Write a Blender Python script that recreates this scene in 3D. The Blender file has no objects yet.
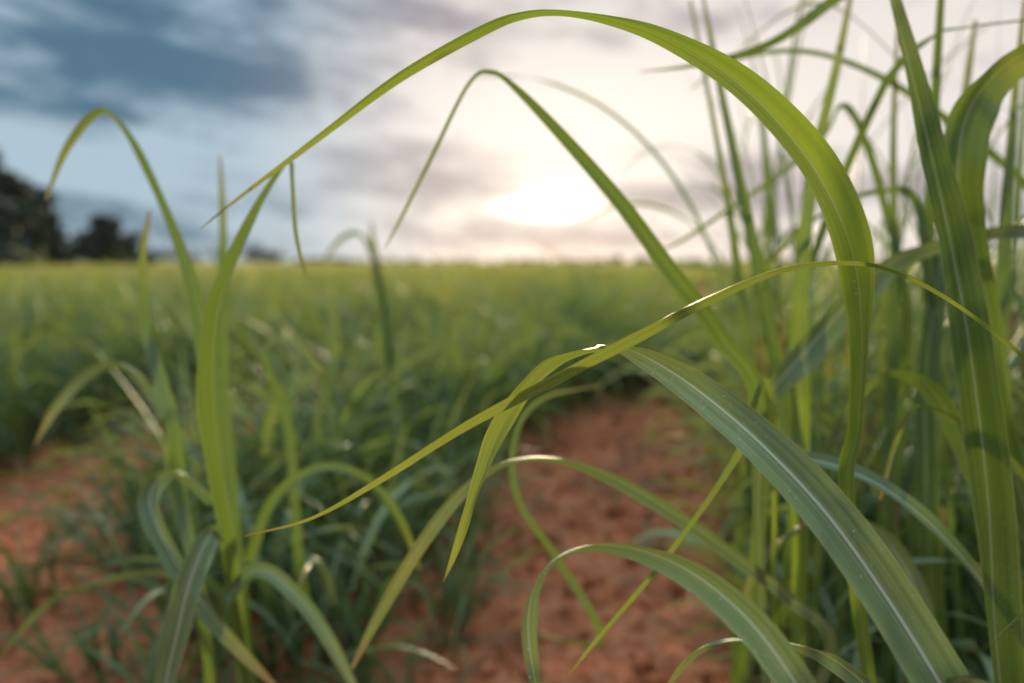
import bpy, math, random, bmesh
import numpy as np
from mathutils import Vector, noise
random.seed(7); rng=np.random.default_rng(7)
sc=bpy.context.scene
sc.view_settings.view_transform='Standard'; sc.view_settings.look='None'
sc.view_settings.exposure=0; sc.view_settings.gamma=1
COL=sc.collection
CH=1.05
PITCH=math.atan(79.5/683)
# ---------------------------------------------------------------- camera
cd=bpy.data.cameras.new("camera"); cam=bpy.data.objects.new("camera",cd); COL.objects.link(cam)
cam.location=(0,0,CH); cam.rotation_euler=(math.pi/2-PITCH,0,0)
cd.lens=24; cd.sensor_width=36; cd.clip_start=0.02; cd.clip_end=5000
cd.dof.use_dof=True; cd.dof.focus_distance=0.56; cd.dof.aperture_fstop=1.9; cd.dof.aperture_blades=0
sc.camera=cam
cp,sp_=math.cos(PITCH),math.sin(PITCH)
def pixel_to_world(a,b,d):  # world position of an image pixel at an assumed depth
    u=(a-512)/683; v=(341.5-b)/683
    return np.array([u*d, d*cp+v*d*sp_, CH-d*sp_+v*d*cp])
def bearing(a,b):  # azimuth and elevation of an image pixel
    p=pixel_to_world(a,b,1.0)-np.array([0,0,CH]); return math.atan2(p[0],p[1]),math.atan2(p[2],math.hypot(p[0],p[1]))

# ---------------------------------------------------------------- node helpers
class NT:
    def __init__(s,nt): s.nt=nt
    def n(s,t,**k):
        nd=s.nt.nodes.new(t)
        for a,b in k.items(): setattr(nd,a,b)
        return nd
    def put(s,sock,v):
        if isinstance(v,bpy.types.NodeSocket): s.nt.links.new(v,sock)
        elif isinstance(v,(tuple,list)) and len(v)==3 and sock.type=='RGBA': sock.default_value=(*v,1)
        else: sock.default_value=v
    def m(s,op,a,b=0.0,c=None,clamp=False):
        nd=s.n('ShaderNodeMath',operation=op,use_clamp=clamp)
        s.put(nd.inputs[0],a); s.put(nd.inputs[1],b)
        if c is not None: s.put(nd.inputs[2],c)
        return nd.outputs[0]
    def mr(s,v,a,b,c=0.0,d=1.0,smooth=True):
        nd=s.n('ShaderNodeMapRange',interpolation_type='SMOOTHSTEP' if smooth else 'LINEAR')
        s.put(nd.inputs[0],v)
        for i,x in enumerate((a,b,c,d)): s.put(nd.inputs[i+1],x)
        return nd.outputs[0]
    def mix(s,f,a,b,mode='MIX'):
        nd=s.n('ShaderNodeMix',data_type='RGBA',blend_type=mode)
        s.put(nd.inputs[0],f); s.put(nd.inputs[6],a); s.put(nd.inputs[7],b)
        return nd.outputs[2]
    def xyz(s,x,y,z):
        nd=s.n('ShaderNodeCombineXYZ')
        for i,v in enumerate((x,y,z)): s.put(nd.inputs[i],v)
        return nd.outputs[0]
    def noise(s,vec,scale,detail=4,rough=.55,dist=0.0):
        nd=s.n('ShaderNodeTexNoise'); s.put(nd.inputs['Vector'],vec)
        s.put(nd.inputs['Scale'],scale); s.put(nd.inputs['Detail'],detail)
        s.put(nd.inputs['Roughness'],rough); s.put(nd.inputs['Distortion'],dist)
        return nd.outputs[0]

# ---------------------------------------------------------------- world: Nishita sky seen through a broken cloud deck
SUN_AZ,SUN_EL=bearing(548,190)
w=bpy.data.worlds.new("World"); sc.world=w; w.use_nodes=True
W=NT(w.node_tree); w.node_tree.nodes.clear()
out=W.n('ShaderNodeOutputWorld')
sky=W.n('ShaderNodeTexSky',sky_type='NISHITA'); sky.sun_disc=False
sky.sun_elevation=math.radians(7); sky.sun_rotation=SUN_AZ; sky.air_density=1.0; sky.dust_density=.3
bg1=W.n('ShaderNodeBackground'); W.put(bg1.inputs[0],sky.outputs[0]); bg1.inputs[1].default_value=0.05
tc=W.n('ShaderNodeTexCoord'); sep=W.n('ShaderNodeSeparateXYZ'); W.put(sep.inputs[0],tc.outputs['Generated'])
X,Y,Z=sep.outputs
az=W.m('ARCTAN2',X,Y); el=W.m('ARCSINE',Z)
def g(a,b,sa,se,amp=1.0):
    a0,e0=bearing(a,b); sa/=683; se/=683
    da=W.m('DIVIDE',W.m('SUBTRACT',az,a0),sa); de=W.m('DIVIDE',W.m('SUBTRACT',el,e0),se)
    r=W.m('ADD',W.m('MULTIPLY',da,da),W.m('MULTIPLY',de,de))
    return W.m('MULTIPLY',W.m('EXPONENT',W.m('MULTIPLY',r,-1.0)),amp)
def add(*a):
    r=a[0]
    for b in a[1:]: r=W.m('ADD',r,b)
    return r
v1=W.xyz(W.m('MULTIPLY',az,1.5),W.m('MULTIPLY',W.m('ADD',el,W.m('MULTIPLY',az,0.10)),4.6),3.7)
n1=W.noise(v1,2.2,6,.60,.5); n2=W.noise(v1,6.5,4,.6,.4)
nn=W.m('ADD',W.m('MULTIPLY',n1,1.2),W.m('MULTIPLY',n2,.6)); nn=W.m('SUBTRACT',nn,.39)
bias=add(g(60,15,170,50,.26),g(210,72,130,18,.27),g(60,105,120,16,.14),g(250,100,60,12,.08),
         g(465,180,66,15,.42),g(400,150,60,14,.18),g(655,198,90,15,.36),g(760,160,80,14,.20),g(150,210,230,20,.16),g(560,238,260,9,.16),
         g(700,25,120,14,.18),g(430,20,90,18,.16),g(900,200,120,20,.16),
         g(170,35,60,12,-.16),g(250,140,90,22,-.16),g(60,160,70,20,-.14),g(590,110,150,42,-.22),g(552,206,40,11,-.42),g(840,90,120,40,-.14))
q=add(nn,bias)
mask=W.mr(q,.42,.84)
prox=W.mr(g(690,130,330,300,1.0),.12,.62)
light=W.mix(prox,(0.46,0.60,0.71),(.96,.88,.82))
dark=W.mix(prox,(0.09,0.185,0.275),(0.42,0.375,0.405))
c=W.mix(mask,light,dark)
warm=add(g(560,190,190,80,.26),g(600,110,170,60,.16))
c=W.mix(1.0,c,W.mix(1.0,(1.0,.80,.55),W.xyz(warm,warm,warm),'MULTIPLY'),'ADD')
core=W.m('MULTIPLY',g(550,203,36,12,8.0),W.mr(q,.30,.55,1,0))
c=W.mix(1.0,c,W.mix(1.0,(1.0,.86,.60),W.xyz(core,core,core),'MULTIPLY'),'ADD')
high=W.mr(el,.48,1.0,1.0,2.9)  # sky overhead, above the view, boosted as added fill light
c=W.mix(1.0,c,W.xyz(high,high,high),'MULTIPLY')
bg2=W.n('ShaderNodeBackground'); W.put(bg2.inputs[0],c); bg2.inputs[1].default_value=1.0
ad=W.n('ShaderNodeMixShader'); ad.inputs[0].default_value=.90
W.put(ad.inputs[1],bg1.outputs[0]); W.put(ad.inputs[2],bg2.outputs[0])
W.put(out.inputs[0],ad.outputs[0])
# ---------------------------------------------------------------- sun
sl=bpy.data.lights.new("sun","SUN"); sl.energy=5.0; sl.angle=math.radians(3); sl.color=(1,.80,.50)
so=bpy.data.objects.new("sun",sl); COL.objects.link(so)
sd=Vector((math.sin(SUN_AZ+.06)*math.cos(.20),math.cos(SUN_AZ+.06)*math.cos(.20),math.sin(.20)))
so.rotation_euler=sd.to_track_quat('Z','Y').to_euler(); so.location=(3,20,8)

# ---------------------------------------------------------------- materials
def leaf_material(name,base,base2,trans,rib,ribw=.035,tfac=.42,rough=.36,specks=False):
    m=bpy.data.materials.new(name); m.use_nodes=True; T=NT(m.node_tree); T.nt.nodes.clear()
    o=T.n('ShaderNodeOutputMaterial'); uv=T.n('ShaderNodeUVMap'); uv.uv_map="UVMap"
    s=T.n('ShaderNodeSeparateXYZ'); T.put(s.inputs[0],uv.outputs[0]); u,v=s.outputs[0],s.outputs[1]
    at=T.n('ShaderNodeAttribute',attribute_name='tint'); tint=at.outputs['Fac']
    tcd=T.n('ShaderNodeTexCoord')
    big=T.noise(tcd.outputs['Object'],11.0,4,.65)
    a=T.m('ABSOLUTE',T.m('SUBTRACT',u,.5))
    ribf=T.mr(a,ribw*.45,ribw*1.3,1.0,0.0)
    vv=T.noise(T.xyz(T.m('MULTIPLY',u,55.0),T.m('MULTIPLY',v,2.2),tint),1.0,2,.7)
    vein=T.mr(vv,.38,.62)
    vc=T.noise(T.xyz(T.m('MULTIPLY',u,11.0),T.m('MULTIPLY',v,1.2),tint),1.0,1,.6)
    f=T.m('ADD',T.m('MULTIPLY',tint,.5),T.m('MULTIPLY',T.mr(big,.3,.7),.5))
    col=T.mix(f,base,base2)
    col=T.mix(T.m('MULTIPLY',vein,.65),col,T.mix(1.0,col,(2.0,1.8,1.8),'MULTIPLY'))
    col=T.mix(T.m('MULTIPLY',T.mr(vc,.35,.65),.6),col,T.mix(1.0,col,(.5,.58,.55),'MULTIPLY'))
    yel=T.mr(T.m('ADD',v,T.m('MULTIPLY',big,.5)),.85,1.25)
    col=T.mix(T.m('MULTIPLY',yel,.6),col,(.24,.24,.06))
    dry=T.m('MAXIMUM',T.mr(tint,.93,.955),T.m('MULTIPLY',T.mr(T.m('ADD',v,T.m('MULTIPLY',big,.3)),.98,1.12),.9))
    blot=T.mr(T.noise(tcd.outputs['Object'],90.0,3,.6),.64,.74)
    dry=T.m('MAXIMUM',dry,T.m('MULTIPLY',blot,.6))
    col=T.mix(T.m('MULTIPLY',ribf,.85),col,rib)
    edge=T.mr(a,.455,.495); col=T.mix(T.m('MULTIPLY',edge,.6),col,(.38,.36,.17))
    col=T.mix(dry,col,(.30,.21,.10))
    tcol=T.mix(T.m('MULTIPLY',vein,.5),trans,T.mix(1.0,trans,(.5,.55,.45),'MULTIPLY'))
    tcol=T.mix(T.m('MULTIPLY',T.mr(vc,.35,.65),.5),tcol,T.mix(1.0,tcol,(.55,.7,.8),'MULTIPLY'))
    tcol=T.mix(T.m('MULTIPLY',ribf,.6),tcol,(.20,.25,.08)); tcol=T.mix(T.m('MULTIPLY',yel,.6),tcol,(.42,.40,.06)); tcol=T.mix(dry,tcol,(.24,.15,.05))
    if specks:  # dust specks and small bright highlights, painted into the leaf colour
        vo=T.n('ShaderNodeTexVoronoi'); T.put(vo.inputs['Vector'],tcd.outputs['Object']); vo.inputs['Scale'].default_value=230
        sp=T.m('MULTIPLY',T.mr(vo.outputs['Distance'],.10,.18,1,0),T.mr(big,.5,.6))
        col=T.mix(T.m('MULTIPLY',sp,.7),col,(.6,.6,.48))
    b=T.n('ShaderNodeBump'); b.inputs['Strength'].default_value=.6; b.inputs['Distance'].default_value=.001
    T.put(b.inputs['Height'],T.m('ADD',vv,T.m('MULTIPLY',ribf,1.5)))
    p=T.n('ShaderNodeBsdfPrincipled'); T.put(p.inputs['Base Color'],col)
    T.put(p.inputs['Roughness'],T.m('ADD',rough-.08,T.m('MULTIPLY',vein,.16))); p.inputs['Specular IOR Level'].default_value=.65
    T.put(p.inputs['Normal'],b.outputs[0])
    t=T.n('ShaderNodeBsdfTranslucent'); T.put(t.inputs[0],tcol)
    mx=T.n('ShaderNodeMixShader'); mx.inputs[0].default_value=tfac
    T.put(mx.inputs[1],p.outputs[0]); T.put(mx.inputs[2],t.outputs[0]); T.put(o.inputs[0],mx.outputs[0])
    return m
def field_material(name,base,base2,trans,tfac=.38,rough=.5):
    m=bpy.data.materials.new(name); m.use_nodes=True; T=NT(m.node_tree); T.nt.nodes.clear()
    o=T.n('ShaderNodeOutputMaterial'); uv=T.n('ShaderNodeUVMap'); uv.uv_map="UVMap"
    s=T.n('ShaderNodeSeparateXYZ'); T.put(s.inputs[0],uv.outputs[0]); u,v=s.outputs[0],s.outputs[1]
    tint=T.n('ShaderNodeAttribute',attribute_name='tint').outputs['Fac']
    a=T.m('ABSOLUTE',T.m('SUBTRACT',u,.5)); ribf=T.mr(a,.03,.09,.6,0.0,False)
    col=T.mix(tint,base,base2)
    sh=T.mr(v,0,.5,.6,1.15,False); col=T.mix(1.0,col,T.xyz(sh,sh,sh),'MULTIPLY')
    dry=T.m('MAXIMUM',T.mr(tint,.93,.95,0,1,False),T.mr(v,.93,1.0,0,.8,False))
    col=T.mix(ribf,col,(.24,.30,.18)); col=T.mix(dry,col,(.20,.14,.07))
    tcol=T.mix(tint,trans,T.mix(1.0,trans,(1.3,1.0,.9),'MULTIPLY')); tcol=T.mix(dry,tcol,(.10,.06,.02))
    p=T.n('ShaderNodeBsdfPrincipled'); T.put(p.inputs['Base Color'],col); p.inputs['Roughness'].default_value=rough
    p.inputs['Specular IOR Level'].default_value=.35
    t=T.n('ShaderNodeBsdfTranslucent'); T.put(t.inputs[0],tcol)
    mx=T.n('ShaderNodeMixShader'); mx.inputs[0].default_value=tfac
    T.put(mx.inputs[1],p.outputs[0]); T.put(mx.inputs[2],t.outputs[0]); T.put(o.inputs[0],mx.outputs[0])
    return m
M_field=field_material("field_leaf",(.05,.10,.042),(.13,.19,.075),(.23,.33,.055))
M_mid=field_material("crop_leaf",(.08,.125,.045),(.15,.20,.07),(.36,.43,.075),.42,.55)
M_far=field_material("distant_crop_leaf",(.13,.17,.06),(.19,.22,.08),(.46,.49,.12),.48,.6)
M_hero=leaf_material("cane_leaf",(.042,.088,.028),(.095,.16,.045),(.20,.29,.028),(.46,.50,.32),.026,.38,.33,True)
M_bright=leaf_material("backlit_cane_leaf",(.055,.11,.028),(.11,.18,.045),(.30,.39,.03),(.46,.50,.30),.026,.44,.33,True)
M_lit=leaf_material("lit_cane_leaf",(.08,.13,.03),(.14,.19,.045),(.29,.34,.035),(.34,.40,.16),.028,.44,.33,True)  # cane leaf copy with the lit yellow-green look put into its colours
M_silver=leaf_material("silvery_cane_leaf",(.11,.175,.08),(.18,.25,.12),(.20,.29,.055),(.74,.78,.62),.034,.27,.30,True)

# ---------------------------------------------------------------- mesh accumulation
class Acc:
    def __init__(s): s.v=[];s.f=[];s.uv=[];s.t=[];s.n=0
    def grid(s,P,U,V,tint):
        n,k,_=P.shape
        s.v.append(P.reshape(-1,3))
        i=np.arange(n-1)[:,None]*k+np.arange(k-1)[None,:]+s.n
        s.f.append(np.stack([i,i+1,i+k+1,i+k],-1).reshape(-1,4))
        uu=np.broadcast_to(U[None,:],(n,k)).reshape(-1); vv=np.broadcast_to(V[:,None],(n,k)).reshape(-1)
        s.uv.append(np.stack([uu,vv],-1)); s.t.append(np.full(n*k,tint)); s.n+=n*k
    def arrays(s): return [np.concatenate(x) for x in (s.v,s.f,s.uv,s.t)]
    def stamp(s,arr,x,y,rz,sx,sz,tx,ty):
        v,f,uv,t=arr; c,si=math.cos(rz),math.sin(rz)
        q=np.empty_like(v); q[:,0]=(v[:,0]*c-v[:,1]*si)*sx+v[:,2]*tx; q[:,1]=(v[:,0]*si+v[:,1]*c)*sx+v[:,2]*ty; q[:,2]=v[:,2]*sz-.01
        q[:,0]+=x; q[:,1]+=y
        s.v.append(q); s.f.append(f+s.n); s.uv.append(uv); s.t.append(np.where(t>.95,t,np.clip(t*.75+random.uniform(0,.22),0,.92))); s.n+=len(v)
    def mesh(s,name,mat,smooth=True):
        v,f,uv,t=s.arrays()
        me=bpy.data.meshes.new(name); me.vertices.add(len(v)); me.vertices.foreach_set('co',v.astype(np.float32).ravel())
        me.loops.add(len(f)*4); me.loops.foreach_set('vertex_index',f.astype(np.int32).ravel())
        me.polygons.add(len(f)); me.polygons.foreach_set('loop_start',np.arange(len(f),dtype=np.int32)*4)
        me.polygons.foreach_set('loop_total',np.full(len(f),4,np.int32))
        if smooth: me.polygons.foreach_set('use_smooth',np.ones(len(f),bool))
        me.update(calc_edges=True)
        l=me.uv_layers.new(name="UVMap"); l.data.foreach_set('uv',uv[f.ravel()].astype(np.float32).ravel())
        a=me.attributes.new('tint','FLOAT','POINT'); a.data.foreach_set('value',t.astype(np.float32))
        me.materials.append(mat); return me
def norm(a): return a/np.maximum(np.linalg.norm(a,axis=-1,keepdims=True),1e-9)
def ribbon(acc,C,Wd,tw,tint,k=5,hint=None,fold=.25,wave=0.0,v=None):
    n=len(C); T=norm(np.gradient(C,axis=0))
    if hint is None: hint=np.array([0,-1.,0])
    H=np.broadcast_to(hint,(n,3)); N=norm(H-T*(H*T).sum(-1,keepdims=True)); S=np.cross(T,N)
    c=np.cos(tw)[:,None]; s_=np.sin(tw)[:,None]
    S2=S*c+N*s_; N2=-S*s_+N*c
    U=np.linspace(0,1,k); a=(U-.5)
    off=a[None,:,None]*Wd[:,None,None]*S2[:,None,:]
    ph=random.random()*6; L=np.linspace(0,1,n)
    wv=wave*(np.sin(L*26+ph)+.6*np.sin(L*57+ph*2))[:,None]*a[None,:]*2
    wv=wv+wave*.7*np.sin(L*41+ph*3)[:,None]*np.abs(a)[None,:]*2
    d=(np.abs(a)[None,:]*fold+wv)*Wd[:,None]
    P=C[:,None,:]+off+d[...,None]*N2[:,None,:]
    acc.grid(P,U,L if v is None else v,tint)
    return P
def blade(acc,base,phi,L,th0,curl,wmax,n=10,k=3,tint=None,kink=None):
    s=np.linspace(0,1,n); th=th0+curl*s**1.8
    if kink is not None: th=th+np.where(s>kink,1.1,0)*np.clip((s-kink)*8,0,1)
    th=np.minimum(th,2.85); ds=L/(n-1)
    ph=phi+random.uniform(-.35,.35)*s
    D=np.stack([np.sin(th)*np.cos(ph),np.sin(th)*np.sin(ph),np.cos(th)],-1)*ds; C=np.cumsum(D,0)-D[0]+np.array(base)
    prof=np.minimum(1,.45+s*2.2)*np.clip(1-s,0,1)**.55; prof[-1]=.02
    hint=np.array([math.cos(phi),math.sin(phi),0.25])
    tw=np.full(n,random.uniform(-.5,.5))+s*random.uniform(-1.4,1.4)
    ribbon(acc,C,prof*wmax,tw,random.random() if tint is None else tint,k,hint,.35,v=s)
def tuft(n_sh,hl,spread,wm,n=10,bl=(4,7),k=3,lowmax=2):
    acc=Acc()
    for _ in range(n_sh):
        r=spread*math.sqrt(random.random()); a=random.uniform(0,6.283)
        bx,by=r*math.cos(a),r*math.sin(a)
        lean=random.uniform(0,.25); la=random.uniform(0,6.283); stalk=random.uniform(.06,.30)*hl
        top=(bx+math.sin(lean)*math.cos(la)*stalk,by+math.sin(lean)*math.sin(la)*stalk,stalk)
        for q in (0,1.57):
            C=np.linspace((bx,by,-.03),top,3); ribbon(acc,C,np.array([.018,.015,.012]),np.full(3,q),random.random()*.5,k,None,.3)
        for j in range(random.randint(*bl)):
            phi=random.uniform(0,6.283); f=random.uniform(.3,1)
            b=(bx+(top[0]-bx)*f,by+(top[1]-by)*f,stalk*f)
            blade(acc,b,phi,hl*random.uniform(.65,1.2),random.uniform(.03,.35),random.uniform(.3,2.6),wm*random.uniform(.6,1.15),n,k,
                  kink=random.uniform(.5,.8) if random.random()<.12 else None,tint=random.random()*.95)
        for j in range(random.randint(0,lowmax)):
            blade(acc,(bx,by,.04),random.uniform(0,6.283),hl*random.uniform(.4,.75),random.uniform(.5,1.0),random.uniform(.9,1.8),wm*.8,n,k,
                  tint=random.choice([.97,.5,.8,.3]))
    return acc
def empty(name,loc=(0,0,0)):
    e=bpy.data.objects.new(name,None); COL.objects.link(e); e.location=loc; e.empty_display_size=.1; return e
def child(name,me,par,loc=(0,0,0),rz=0,s=(1,1,1),tilt=(0,0)):
    o=bpy.data.objects.new(name,me); COL.objects.link(o); o.parent=par
    o.location=loc; o.rotation_euler=(tilt[0],tilt[1],rz); o.scale=s; return o

# ---------------------------------------------------------------- rows
SL=.30; RX=lambda y:-.41+SL*y
PER=2.35
TN=[tuft(6,.84,.17,.034,9,(3,6)).arrays() for i in range(14)]
TM=[tuft(5,.86,.2,.045,6,(3,5),3,0).arrays() for i in range(10)]
near=Acc(); midf=Acc()
def placed(x,y,s,mul=1.0):
    if y<8.5: near.stamp(random.choice(TN),x,y,random.uniform(0,6.28),s*mul,s,random.uniform(-.1,.1),random.uniform(-.1,.1))
    else: midf.stamp(random.choice(TM),x,y,random.uniform(0,6.28),s*mul,s,random.uniform(-.1,.1),random.uniform(-.1,.1))
for k in range(-9,8):
    off=(k+.5)*PER
    for sub in (-.42,-.1,.2,.45):
        y=-1.0+random.random()*.2
        while y<26:
            x=RX(y)+off+sub
            step=.27 if y<8.5 else .5
            px,py=x+random.uniform(-.09,.09),y+random.uniform(-.08,.08)
            ok=abs(px)<.9*py+.8 and py>0
            if k==-1 and (py<1.75 or px<-.62*py+.12): ok=False
            if k==0 and py<1.15: ok=False
            if k==0 and py<1.7 and sub<0: ok=False
            if k==-2 and py<2.6: ok=False
            if k<-2 and py<1.2: ok=False
            if k>0 and py<.9: ok=False
            if random.random()<.06: ok=False
            if ok:
                s=random.uniform(.76,1.06)
                if k==0 and py<4: s*=1.12
                if k==-1 and py<3.2: s*=.9
                elif py>3 and random.random()<.07: s*=1.3
                placed(px,py,s,1.0 if y<8.5 else 1.25)
            y+=step
for _ in range(50):
    y=random.uniform(5.0,9); placed(RX(y)+random.uniform(-.7,.7),y,random.uniform(.75,.95))
for (x,y,s) in [(-.62,1.62,.62),(-.80,1.75,.7),(-.50,1.85,.75),(-.95,2.05,.8),(-.70,2.0,.85),(-.35,2.05,.7),(-.42,1.6,.5),(-.6,2.3,.9),(-1.25,2.2,.6),(-.15,2.3,.55),(-1.05,1.6,.35),(-.3,1.5,.35),(-1.4,1.9,.4),(-.15,1.8,.4),(-.75,1.4,.45)]:
    placed(x,y,s,1.15)
TL=[tuft(6,1.1,.16,.034,12,(4,6),3,3).arrays() for i in range(4)]
for (x,y,s) in [(.95,1.55,.75),(1.25,1.35,.85),(.80,1.95,.8),(1.35,1.9,1.0),(1.15,2.6,.95),(1.7,2.2,1.0),(1.6,3.0,.9),(.78,1.5,.6),(1.0,1.2,.7),(.85,2.3,.75),(1.1,1.75,.8),(1.5,1.6,.9),(.7,1.25,.42),(.85,1.0,.45),(.62,1.6,.4)]:
    near.stamp(random.choice(TL),x,y,random.uniform(0,6.28),s,s,0,0)
field=empty("sugarcane_field")
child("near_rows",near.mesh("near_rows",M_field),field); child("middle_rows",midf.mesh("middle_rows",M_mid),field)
def patch(name,size,nb,wm,n=6):
    acc=Acc()
    for _ in range(nb):
        x,y=random.uniform(-size/2,size/2),random.uniform(-size/2,size/2)
        h=.66+.2*noise.noise(Vector((x*.5,y*.5,nb)))
        blade(acc,(x,y,h*.25),random.uniform(0,6.28),h*random.uniform(.75,1.25),random.uniform(0,.35),random.uniform(.3,2.4),wm*random.uniform(.7,1.2),n,3,tint=random.random()*.92)
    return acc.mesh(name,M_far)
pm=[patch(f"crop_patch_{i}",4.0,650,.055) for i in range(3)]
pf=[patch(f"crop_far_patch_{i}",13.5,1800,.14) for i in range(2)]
y=28.
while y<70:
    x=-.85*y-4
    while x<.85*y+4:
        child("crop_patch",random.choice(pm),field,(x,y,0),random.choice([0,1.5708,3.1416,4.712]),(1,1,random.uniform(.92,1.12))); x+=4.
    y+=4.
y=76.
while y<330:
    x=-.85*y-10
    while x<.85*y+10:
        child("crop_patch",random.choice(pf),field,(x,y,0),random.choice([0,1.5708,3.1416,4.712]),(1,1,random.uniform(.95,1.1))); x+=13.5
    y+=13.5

# ---------------------------------------------------------------- ground
def axis(lo,hi,d,far_lo,far_hi,gr=1.16):
    a=list(np.arange(lo,hi,d)); s=d; x=a[-1]
    while x<far_hi: s*=gr; x+=s; a.append(x)
    s=d; x=a[0]; b=[]
    while x>far_lo: s*=gr; x-=s; b.append(x)
    return np.array(b[::-1]+a)
gx=axis(-3.2,2.6,.026,-2500,2500); gy=axis(1.1,6.5,.028,-300,3500)
XX,YY=np.meshgrid(gx,gy); ZZ=np.zeros_like(XX)
for i in range(XX.shape[0]):
    for j in range(XX.shape[1]):
        x,y_=XX[i,j],YY[i,j]
        if abs(x)<12 and -2<y_<25:
            r=(x-RX(y_))/PER; r=abs(r-round(r))*2
            z=.06*(1-math.cos(r*math.pi))*.5-.05
            p=Vector((x,y_,0))
            z+=.05*noise.noise(p*1.7)+.05*noise.fractal(p*4.5,1.0,2.1,4)
            z+=.055*max(0,noise.noise(p*10+Vector((5,1,0))))+.022*max(0,noise.noise(p*24))
            ZZ[i,j]=z
        else: ZZ[i,j]=-.03
gm=Acc(); gm.grid(np.stack([XX,YY,ZZ],-1),np.linspace(0,1,len(gx)),np.linspace(0,1,len(gy)),0.)
M=bpy.data.materials.new("red_soil"); M.use_nodes=True; T=NT(M.node_tree); pb=M.node_tree.nodes['Principled BSDF']
pos=T.n('ShaderNodeNewGeometry').outputs['Position']
a=T.noise(pos,2.3,4,.6); b_=T.noise(pos,24,5,.65); c3=T.noise(pos,110,2,.6)
col=T.mix(T.mr(a,.3,.7),(.35,.092,.034),(.54,.185,.085))
col=T.mix(T.mr(b_,.42,.75),col,(.60,.26,.14))
col=T.mix(T.m('MULTIPLY',T.mr(b_,.32,.47,1,0),.85),col,(.13,.035,.016))
col=T.mix(T.m('MULTIPLY',T.mr(c3,.55,.7),.5),col,(.20,.055,.025))
T.put(pb.inputs['Base Color'],col); pb.inputs['Roughness'].default_value=.95; pb.inputs['Specular IOR Level'].default_value=.08
bp=T.n('ShaderNodeBump'); bp.inputs['Strength'].default_value=1.0; bp.inputs['Distance'].default_value=.025
T.put(bp.inputs['Height'],b_); T.put(pb.inputs['Normal'],bp.outputs[0])
COL.objects.link(bpy.data.objects.new("ground",gm.mesh("ground",M)))
bm=bmesh.new()
def gz(x,y):
    i=min(np.searchsorted(gy,y),len(gy)-1); j=min(np.searchsorted(gx,x),len(gx)-1); return ZZ[i,j]
for _ in range(1300):
    y=random.uniform(1.2,6); x=RX(y)+random.choice([0,0,-PER])+random.gauss(0,.42)
    r=random.choice([.006,.010,.018,.032])*random.uniform(.6,1.4)
    res=bmesh.ops.create_icosphere(bm,subdivisions=1,radius=r); o=Vector((x,y,gz(x,y)+r*.2)); sd_=random.random()*50
    for v in res['verts']:
        v.co=v.co*(1+.6*noise.noise(v.co*60+Vector((sd_,0,0)))); v.co.z*=.7; v.co+=o
me=bpy.data.meshes.new("soil_clods"); bm.to_mesh(me); bm.free(); me.materials.append(M)
for p in me.polygons: p.use_smooth=True
COL.objects.link(bpy.data.objects.new("soil_clods",me))
acc=Acc()
for _ in range(650):
    y=random.uniform(1.2,6.5); x=RX(y)+random.choice([-PER,0,-.6,.6,-PER+.5,-PER+.7])+random.gauss(0,.25)
    L=random.uniform(.06,.45); ph=random.uniform(0,6.28); n=6; s=np.linspace(0,1,n)
    C=np.stack([x+s*L*math.cos(ph),y+s*L*math.sin(ph),gz(x,y)+.012+.05*random.random()*np.sin(s*3.1)],-1)
    ribbon(acc,C,.018*random.uniform(.4,1.1)*(1-s*.8),np.full(n,random.uniform(-.5,.5)),random.choice([.98,.98,.4]),3,np.array([0,0,1.]),.4)
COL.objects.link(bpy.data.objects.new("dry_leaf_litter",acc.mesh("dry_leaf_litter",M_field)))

# ---------------------------------------------------------------- trees
ML=bpy.data.materials.new("tree_foliage"); ML.use_nodes=True; T=NT(ML.node_tree); pb=ML.node_tree.nodes['Principled BSDF']
at=T.n('ShaderNodeAttribute',attribute_name='tint')
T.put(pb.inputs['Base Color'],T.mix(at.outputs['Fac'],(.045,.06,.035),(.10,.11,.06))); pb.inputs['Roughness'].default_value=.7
MB=bpy.data.materials.new("tree_bark"); MB.use_nodes=True; T=NT(MB.node_tree); pb=MB.node_tree.nodes['Principled BSDF']
tcn=T.n('ShaderNodeTexCoord'); T.put(pb.inputs['Base Color'],T.mix(T.noise(tcn.outputs['Object'],8,4),(.08,.06,.045),(.16,.13,.10))); pb.inputs['Roughness'].default_value=.9
def leafcloud(acc,clumps,nper,ls):
    for (c,r) in clumps:
        tn=random.uniform(0,.7)
        for _ in range(int(nper)):
            d=rng.normal(size=3); d/=np.linalg.norm(d); p=np.array(c)+d*r*(random.random()**.4)*np.array([1,1,.75])
            a=norm(rng.normal(size=3)); b=norm(np.cross(a,rng.normal(size=3))); l=ls*random.uniform(.6,1.4)
            q=np.array([[p-a*l-b*l*.5,p+a*l-b*l*.5],[p-a*l+b*l*.5,p+a*l+b*l*.5]])
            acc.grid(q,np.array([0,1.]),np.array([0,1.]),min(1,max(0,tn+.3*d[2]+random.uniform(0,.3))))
def tube(acc,A,B,r0,r1,k=7):
    A=np.array(A,float);B=np.array(B,float); t=norm(B-A); u=norm(np.cross(t,[.3,.9,.1])); v=np.cross(t,u)
    an=np.linspace(0,2*math.pi,k); ring=np.cos(an)[:,None]*u+np.sin(an)[:,None]*v
    mid=(A+B)/2+rng.normal(size=3)*.04*np.linalg.norm(B-A)
    acc.grid(np.stack([A+ring*r0,mid+ring*(r0+r1)/2,B+ring*r1]),np.linspace(0,1,k),np.linspace(0,1,3),.5)
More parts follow.
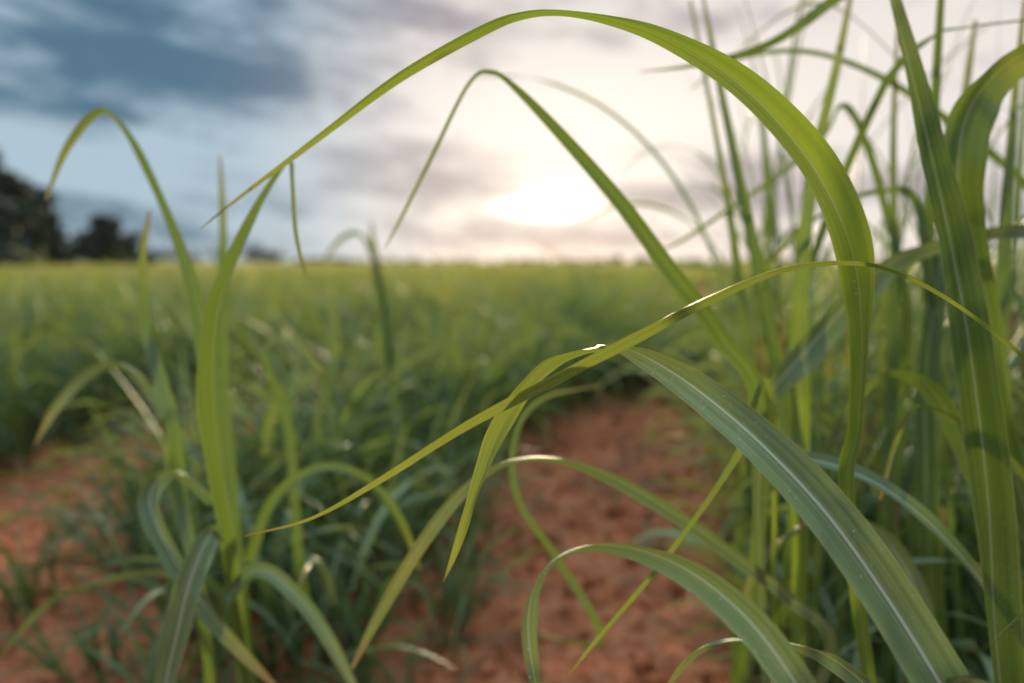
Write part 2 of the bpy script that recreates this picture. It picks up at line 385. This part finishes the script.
def tree(name,x,y,h,r,trunk=.3,nc=34):
    e=empty(name,(x,y,0)); wood=Acc(); lf=Acc(); tube(wood,(0,0,-.3),(0,0,h*trunk),h*.035,h*.026); cl=[]
    for i in range(nc):
        a=random.uniform(0,6.283); f=random.uniform(0,1); zz=h*(trunk+(1-trunk-.1)*f); rr=r*math.sqrt(max(0.08,1-(1.8*f-.7)**2*.8))*random.uniform(.2,1)
        c=(rr*math.cos(a),rr*math.sin(a),zz); cl.append((c,r*random.uniform(.26,.48)))
        if i%2==0: tube(wood,(0,0,h*trunk*random.uniform(.7,1)),c,h*.014,h*.004,5)
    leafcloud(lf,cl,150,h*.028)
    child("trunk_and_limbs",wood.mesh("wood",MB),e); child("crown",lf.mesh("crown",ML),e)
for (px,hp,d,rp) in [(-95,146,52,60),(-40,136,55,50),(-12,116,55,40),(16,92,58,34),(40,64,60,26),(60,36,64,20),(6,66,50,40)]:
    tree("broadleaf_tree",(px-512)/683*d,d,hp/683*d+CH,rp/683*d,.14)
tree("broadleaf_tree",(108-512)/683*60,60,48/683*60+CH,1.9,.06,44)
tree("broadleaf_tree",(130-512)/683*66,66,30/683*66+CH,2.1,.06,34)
lf=Acc(); cl=[]
for i in range(230):
    x=random.uniform(-320,330); hgt=2.0+2.2*max(0,noise.noise(Vector((x*.03,0,4))))+(6.5 if -170<x<-95 else 0)*random.uniform(.3,1)
    cl.append(((x,300+random.uniform(-8,8),hgt*.6),hgt*random.uniform(.5,.8)))
leafcloud(lf,cl,40,.6)
COL.objects.link(bpy.data.objects.new("distant_treeline",lf.mesh("distant_treeline",ML)))

# ---------------------------------------------------------------- individually modelled foreground cane leaves
def catmull(P,m):
    P=np.array(P,float); n=len(P); E=np.vstack([2*P[0]-P[1],P,2*P[-1]-P[-2]]); o=[]
    for i in range(n-1):
        p0,p1,p2,p3=E[i:i+4]
        for t in np.linspace(0,1,m,endpoint=False):
            o.append(.5*((2*p1)+(-p0+p2)*t+(2*p0-5*p1+4*p2-p3)*t*t+(-p0+3*p1-3*p2+p3)*t**3))
    o.append(P[-1]); return np.array(o)
surf=[]
def hero(par,name,pts,mat,tint=.4,root=None,fold=.55,wave=.035,glints=0):
    """pts: (image x, image y, assumed depth, width in pixels, twist deg) from the leaf base to the tip"""
    R=[]
    if root is not None:
        d0=pts[0][2]; wroot=pts[0][3]*d0/683
        p0=pixel_to_world(*pts[0][:3]); r=np.array([root[0],root[1],-.02])
        R.append([*r,min(wroot,.014)*.9,math.radians(pts[0][4])])
        m=p0*.45+r*.55; m[2]*=.98
        R.append([*m,wroot*.85,math.radians(pts[0][4])])
    for (a,b,d,wd,tw) in pts:
        R.append([*pixel_to_world(a,b,d),wd*d/683,math.radians(tw)])  # image pixels and pixel width scaled to world at the assumed depth
    Q=catmull(R,10); Q[:,3]=np.maximum(Q[:,3],.0004)
    n=len(Q); v=np.linspace(0,.93,n)
    acc=Acc(); P=ribbon(acc,Q[:,:3],Q[:,3],Q[:,4],tint,11,None,fold,wave,v=v)
    if glints: surf.append((P,glints))
    child(name,acc.mesh(name,mat),par)
right=empty("sugarcane_plant"); left=empty("sugarcane_plant"); mid=empty("sugarcane_plant"); right2=empty("sugarcane_plant")
hero(right,"arching_leaf",[(850,520,.74,15,40),(858,430,.70,16,60),(862,350,.66,19,55),(858,280,.64,30,30),(843,225,.62,38,10),(812,165,.61,38,-5),(765,108,.60,32,0),(715,65,.60,24,15),(660,33,.60,17,45),(610,17,.60,12,64),(560,10,.60,9,70),(520,14,.61,10,55),(480,30,.61,11,40),(400,75,.63,10,45),(330,128,.66,7,40),(285,163,.68,5,20),(240,197,.71,3,10),(200,229,.74,1,0)],M_bright,.3,(.62,.95),.7,glints=25)
hero(right,"arching_leaf",[(765,430,.95,15,30),(720,335,.90,17,20),(670,270,.86,17,10),(620,202,.84,15,10),(565,138,.83,12,20),(520,90,.82,9,45),(492,71,.82,6,60),(468,84,.83,4,40),(430,160,.86,4,20),(400,220,.89,3,10),(385,248,.91,1,0)],M_hero,.75,(.48,1.35))
hero(right2,"slim_leaf",[(1060,385,.62,5,50),(1024,355,.60,5,55),(960,305,.57,5,60),(900,272,.55,6,55),(850,261,.54,7,50),(780,268,.53,10,50),(700,300,.52,14,45),(620,341,.52,17,35),(560,372,.53,16,35),(470,420,.55,12,35),(380,478,.58,8,30),(310,518,.61,4,20),(245,536,.64,1,0)],M_lit,.3,(1.0,.75),.8,glints=15)
hero(right2,"broad_leaf",[(985,760,.46,50,5),(940,683,.47,52,5),(885,595,.48,52,0),(825,512,.49,48,-5),(760,443,.51,42,-5),(700,392,.53,34,0),(655,362,.55,24,15),(622,347,.56,14,45),(598,345,.57,9,62)],M_silver,.45,(.42,.42),.5,glints=60)
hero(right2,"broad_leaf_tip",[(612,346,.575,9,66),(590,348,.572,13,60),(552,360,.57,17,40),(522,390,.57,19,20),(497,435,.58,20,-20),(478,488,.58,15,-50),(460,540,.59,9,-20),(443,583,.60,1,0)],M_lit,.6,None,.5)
hero(right2,"arching_leaf",[(850,770,.44,34,0),(800,690,.44,36,0),(750,622,.45,35,0),(695,575,.46,30,5),(640,550,.47,22,20),(590,545,.48,15,45),(555,558,.48,12,55),(533,590,.48,14,40),(528,630,.48,16,20),(535,680,.48,12,10),(550,740,.49,3,0)],M_silver,.4,(.28,.40),glints=25)
hero(mid,"arching_leaf",[(830,650,.95,12,20),(790,598,.92,13,20),(740,560,.88,14,10),(680,517,.84,15,10),(610,476,.80,14,25),(550,457,.78,12,50),(500,463,.78,12,50),(460,492,.78,14,25),(420,545,.79,14,10),(380,612,.82,11,10),(352,668,.84,4,0)],M_silver,.7,(.45,1.2))
hero(mid,"slim_leaf",[(770,400,.74,7,20),(735,455,.70,11,30),(695,515,.68,10,35),(650,575,.68,8,30),(600,635,.68,5,10),(568,676,.69,1,0)],M_lit,.5,(.55,1.3))
hero(mid,"slim_leaf",[(600,640,1.1,8,20),(560,560,1.08,9,30),(520,500,1.08,8,30),(515,440,1.1,6,20),(540,400,1.12,4,10),(600,385,1.15,1,0)],M_hero,.5,(.0,1.9))
hero(left,"upright_leaf",[(238,560,.98,22,20),(222,470,.93,26,30),(214,390,.89,26,25),(217,320,.86,22,15),(235,262,.84,17,25),(262,205,.82,12,35),(284,168,.81,8,45),(290,163,.81,5,55),(292,185,.80,4,40),(296,235,.80,4,20),(306,276,.80,3,10)],M_hero,.2,(-.55,1.35),.7)
hero(left,"upright_leaf",[(232,560,1.02,16,20),(218,430,1.0,18,15),(198,300,1.0,17,10),(172,220,1.0,13,20),(140,150,1.0,11,30),(112,113,1.0,8,45),(92,115,1.0,8,45),(66,150,1.0,7,20),(46,200,1.02,2,0)],M_hero,.1,(-.52,1.35))
hero(left,"upright_leaf",[(205,600,1.0,18,20),(185,500,1.05,20,15),(175,420,1.05,18,10),(150,330,1.1,14,10),(145,260,1.1,10,20),(150,210,1.1,3,0)],M_hero,.3,(-.6,1.3))
hero(left,"drooping_leaf",[(225,540,.9,16,10),(212,532,.88,20,30),(192,575,.86,26,15),(178,630,.86,26,5),(165,690,.87,20,0),(160,760,.88,4,0)],M_silver,.9,None,.4)
hero(left,"drooping_leaf",[(215,500,1.0,14,10),(175,470,.98,16,40),(150,500,.97,20,10),(175,560,.96,20,5),(220,625,.96,18,0),(275,685,.97,6,0)],M_silver,.1)
hero(left,"drooping_leaf",[(215,470,1.2,10,0),(180,430,1.2,13,10),(150,385,1.2,15,30),(118,362,1.2,13,50),(85,375,1.2,12,30),(55,410,1.2,9,10),(35,445,1.2,2,0)],M_silver,.4)
hero(left,"upright_leaf",[(240,560,1.3,12,0),(228,420,1.3,13,10),(225,300,1.3,12,10),(224,220,1.3,8,10),(220,155,1.3,2,0)],M_hero,.2,(-.6,1.5))
hero(left,"drooping_leaf",[(300,560,1.4,10,0),(290,430,1.4,11,10),(268,360,1.4,10,30),(278,342,1.4,9,60),(302,352,1.4,8,40),(325,372,1.4,3,0)],M_hero,.2,(-.5,1.7))
hero(left,"drooping_leaf",[(250,560,1.1,10,0),(275,500,1.1,12,20),(320,470,1.1,12,50),(365,480,1.12,10,40),(400,520,1.15,8,20),(420,570,1.2,2,0)],M_hero,.2)
hero(left,"drooping_leaf",[(205,590,1.2,10,0),(160,570,1.2,12,30),(100,580,1.2,11,50),(50,600,1.2,8,40),(0,655,1.2,3,20)],M_silver,.3)
hero(left,"drooping_leaf",[(225,600,1.0,12,0),(260,570,1.0,14,30),(300,600,1.0,14,30),(335,650,1.0,12,20),(370,720,1.0,3,10)],M_silver,.1)
hero(mid,"upright_leaf",[(400,470,2.6,9,0),(396,400,2.6,12,10),(385,320,2.6,12,20),(376,260,2.6,9,20),(371,222,2.6,2,0)],M_hero,.2,(-1.1,3.0))
hero(mid,"drooping_leaf",[(395,400,2.6,8,0),(382,290,2.6,8,20),(366,238,2.6,7,50),(345,235,2.6,6,40),(322,262,2.6,2,0)],M_hero,.2,None)
hero(right2,"cane_stalk",[(1000,683,.72,30,0),(988,500,.72,36,20),(970,350,.72,34,25),(950,240,.73,30,15),(930,150,.74,23,20),(908,60,.76,16,10),(893,0,.78,10,10),(880,-60,.80,2,0)],M_hero,.15,(.62,.62),1.1)
hero(right2,"broad_leaf",[(1000,420,.85,22,20),(985,320,.83,28,30),(968,240,.82,32,35),(958,180,.80,40,15),(965,120,.79,44,0),(990,80,.78,40,-20),(1030,52,.77,34,-30),(1080,60,.77,20,0)],M_hero,.3,(.95,.85))
hero(right2,"broad_leaf",[(1040,230,.95,14,10),(980,232,.95,18,40),(925,246,.95,22,40),(880,270,.95,28,20),(840,312,.96,30,5),(805,352,.97,28,0),(770,392,.98,20,0),(735,440,1.0,4,0)],M_silver,.8,None)
hero(right,"upright_leaf",[(795,520,1.1,14,20),(785,420,1.1,15,10),(760,280,1.1,12,10),(735,160,1.1,9,10),(715,60,1.15,6,20),(700,-20,1.2,2,0)],M_hero,.2,(.55,1.4))
hero(right,"upright_leaf",[(760,520,1.2,12,20),(750,380,1.2,11,10),(735,250,1.2,8,10),(715,130,1.2,5,10),(690,0,1.25,3,0)],M_hero,.4,(.5,1.45))
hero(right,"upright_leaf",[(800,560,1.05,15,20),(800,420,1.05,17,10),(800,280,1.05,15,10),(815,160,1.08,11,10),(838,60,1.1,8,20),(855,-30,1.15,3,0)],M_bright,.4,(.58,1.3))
hero(right,"upright_leaf",[(885,560,1.2,14,20),(890,400,1.2,14,10),(893,260,1.2,9,10),(893,130,1.2,6,10),(898,20,1.2,3,0)],M_hero,.4,(.85,1.4))
hero(right,"upright_leaf",[(930,560,1.1,20,20),(925,400,1.1,22,10),(935,300,1.1,18,10),(955,160,1.15,11,10),(975,20,1.2,4,0)],M_hero,.2,(.85,1.2))
hero(right2,"upright_leaf",[(1010,560,1.0,16,20),(1000,400,1.0,16,10),(1002,250,1.0,11,10),(1012,120,1.0,8,10),(1024,0,1.0,4,0)],M_hero,.4,(.95,1.1))
hero(right,"arching_leaf",[(905,330,1.2,9,20),(885,210,1.2,8,10),(862,130,1.2,7,50),(840,105,1.2,6,40),(810,150,1.2,5,20),(690,235,1.25,4,20),(660,250,1.3,1,0)],M_hero,.3,(.85,1.5))
hero(right2,"arching_leaf",[(930,300,1.1,9,20),(915,200,1.1,8,30),(880,190,1.1,7,50),(835,205,1.1,6,40),(790,240,1.12,5,20),(750,290,1.15,1,20)],M_hero,.5,(.9,1.2))
hero(right2,"overhanging_leaf",[(1120,-120,.9,16,10),(950,-70,.95,18,10),(845,-10,1.0,14,30),(790,30,1.0,11,40),(745,52,1.02,8,40),(690,66,1.05,4,10),(640,72,1.08,1,0)],M_hero,.0)
hero(right2,"overhanging_leaf",[(1100,260,1.2,8,10),(1010,170,1.2,8,20),(920,100,1.2,7,30),(850,62,1.2,6,50),(790,50,1.2,5,40),(730,62,1.25,3,10),(690,90,1.3,1,0)],M_hero,.1)
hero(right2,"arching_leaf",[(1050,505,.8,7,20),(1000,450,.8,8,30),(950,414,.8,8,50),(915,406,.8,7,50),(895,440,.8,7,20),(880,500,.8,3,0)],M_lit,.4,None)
hero(right,"arching_leaf",[(760,470,.8,12,20),(810,460,.78,14,40),(870,480,.76,16,40),(920,515,.75,16,30),(965,560,.74,13,20),(1000,610,.74,9,5),(1040,700,.74,2,0)],M_silver,.4,(.5,1.2))
hero(right2,"arching_leaf",[(920,760,.62,20,0),(870,690,.62,20,10),(820,652,.63,18,30),(770,640,.64,14,50),(720,640,.65,12,50),(685,660,.66,11,20),(660,700,.67,3,0)],M_silver,.2,None)
hero(right2,"arching_leaf",[(1010,600,.9,18,0),(975,480,.9,20,10),(940,400,.9,20,30),(900,370,.9,16,50),(860,390,.9,15,30),(825,450,.9,12,10),(800,530,.92,3,0)],M_hero,.1,(.9,.95))
hero(right2,"arching_leaf",[(930,640,1.0,16,0),(900,560,1.0,20,10),(860,520,1.0,20,40),(810,520,1.0,16,50),(760,560,1.02,12,20),(735,620,1.05,3,0)],M_silver,.5,(.8,1.1))
hero(right2,"slim_leaf",[(1060,590,.5,5,0),(1024,612,.5,5,20),(1005,628,.5,4,30),(992,641,.5,2,0)],M_lit,.5)
# tall criss-crossing cane tops and low silvery leaves of the right-hand row
tall=empty("sugarcane_plant"); ta=Acc()
for i in range(60):
    y=random.uniform(1.15,2.2); x=random.uniform(.34,.76)*y
    z0=random.uniform(.5,.95)
    blade(ta,(x,y,z0),random.uniform(0,6.28),random.uniform(.6,1.05),random.uniform(.0,.35),random.choice([.25,.4,.8,2.0])*random.uniform(.7,1.2),random.uniform(.010,.024),22,5,
          tint=random.uniform(0,.9),kink=random.uniform(.45,.8) if random.random()<.2 else None)
    ribbon(ta,np.linspace((x,y,-.02),(x,y,z0+.03),4),np.array([.018,.016,.014,.010]),np.full(4,random.uniform(0,1)),random.random()*.5,5,None,.8)
child("cane_tops",ta.mesh("cane_tops",M_hero),tall)
lo=Acc()
for i in range(30):
    y=random.uniform(1.0,1.8); x=random.uniform(.42,.78)*y
    blade(lo,(x,y,random.uniform(.05,.35)),random.uniform(0,6.28),random.uniform(.35,.7),random.uniform(.2,.7),random.uniform(1.2,2.4),random.uniform(.018,.034),20,7,tint=random.uniform(0,.9))
child("low_leaves",lo.mesh("low_leaves",M_silver),tall)
lo=Acc()
for i in range(26):
    y=random.uniform(1.35,2.1); x=random.uniform(-.58,-.22)*y
    blade(lo,(x,y,random.uniform(.0,.3)),random.uniform(0,6.28),random.uniform(.4,.7),random.uniform(.2,.7),random.uniform(1.0,2.2),random.uniform(.016,.028),20,7,tint=random.uniform(0,.9))
child("low_leaves",lo.mesh("low_leaves",M_silver),left)
MD=bpy.data.materials.new("dew_glint"); MD.use_nodes=True; T=NT(MD.node_tree); pb=MD.node_tree.nodes['Principled BSDF']  # pale dew beads, added to give small bright glints on the leaves
tcn=T.n('ShaderNodeTexCoord'); T.put(pb.inputs['Base Color'],T.mix(T.noise(tcn.outputs['Object'],400,2),(.5,.55,.45),(.8,.82,.75))); pb.inputs['Roughness'].default_value=.15
bm=bmesh.new()
for P,nn_ in surf:
    for _ in range(nn_):
        i=random.randint(15,P.shape[0]-10); j=random.randint(1,P.shape[1]-2); p=P[i,j]
        r=random.uniform(.0002,.0006); res=bmesh.ops.create_icosphere(bm,subdivisions=2,radius=r)
        for v in res['verts']: v.co+=Vector(p)
me=bpy.data.meshes.new("dew_glints"); bm.to_mesh(me); bm.free(); me.materials.append(MD)
for p in me.polygons: p.use_smooth=True
child("dew_glints",me,right2)
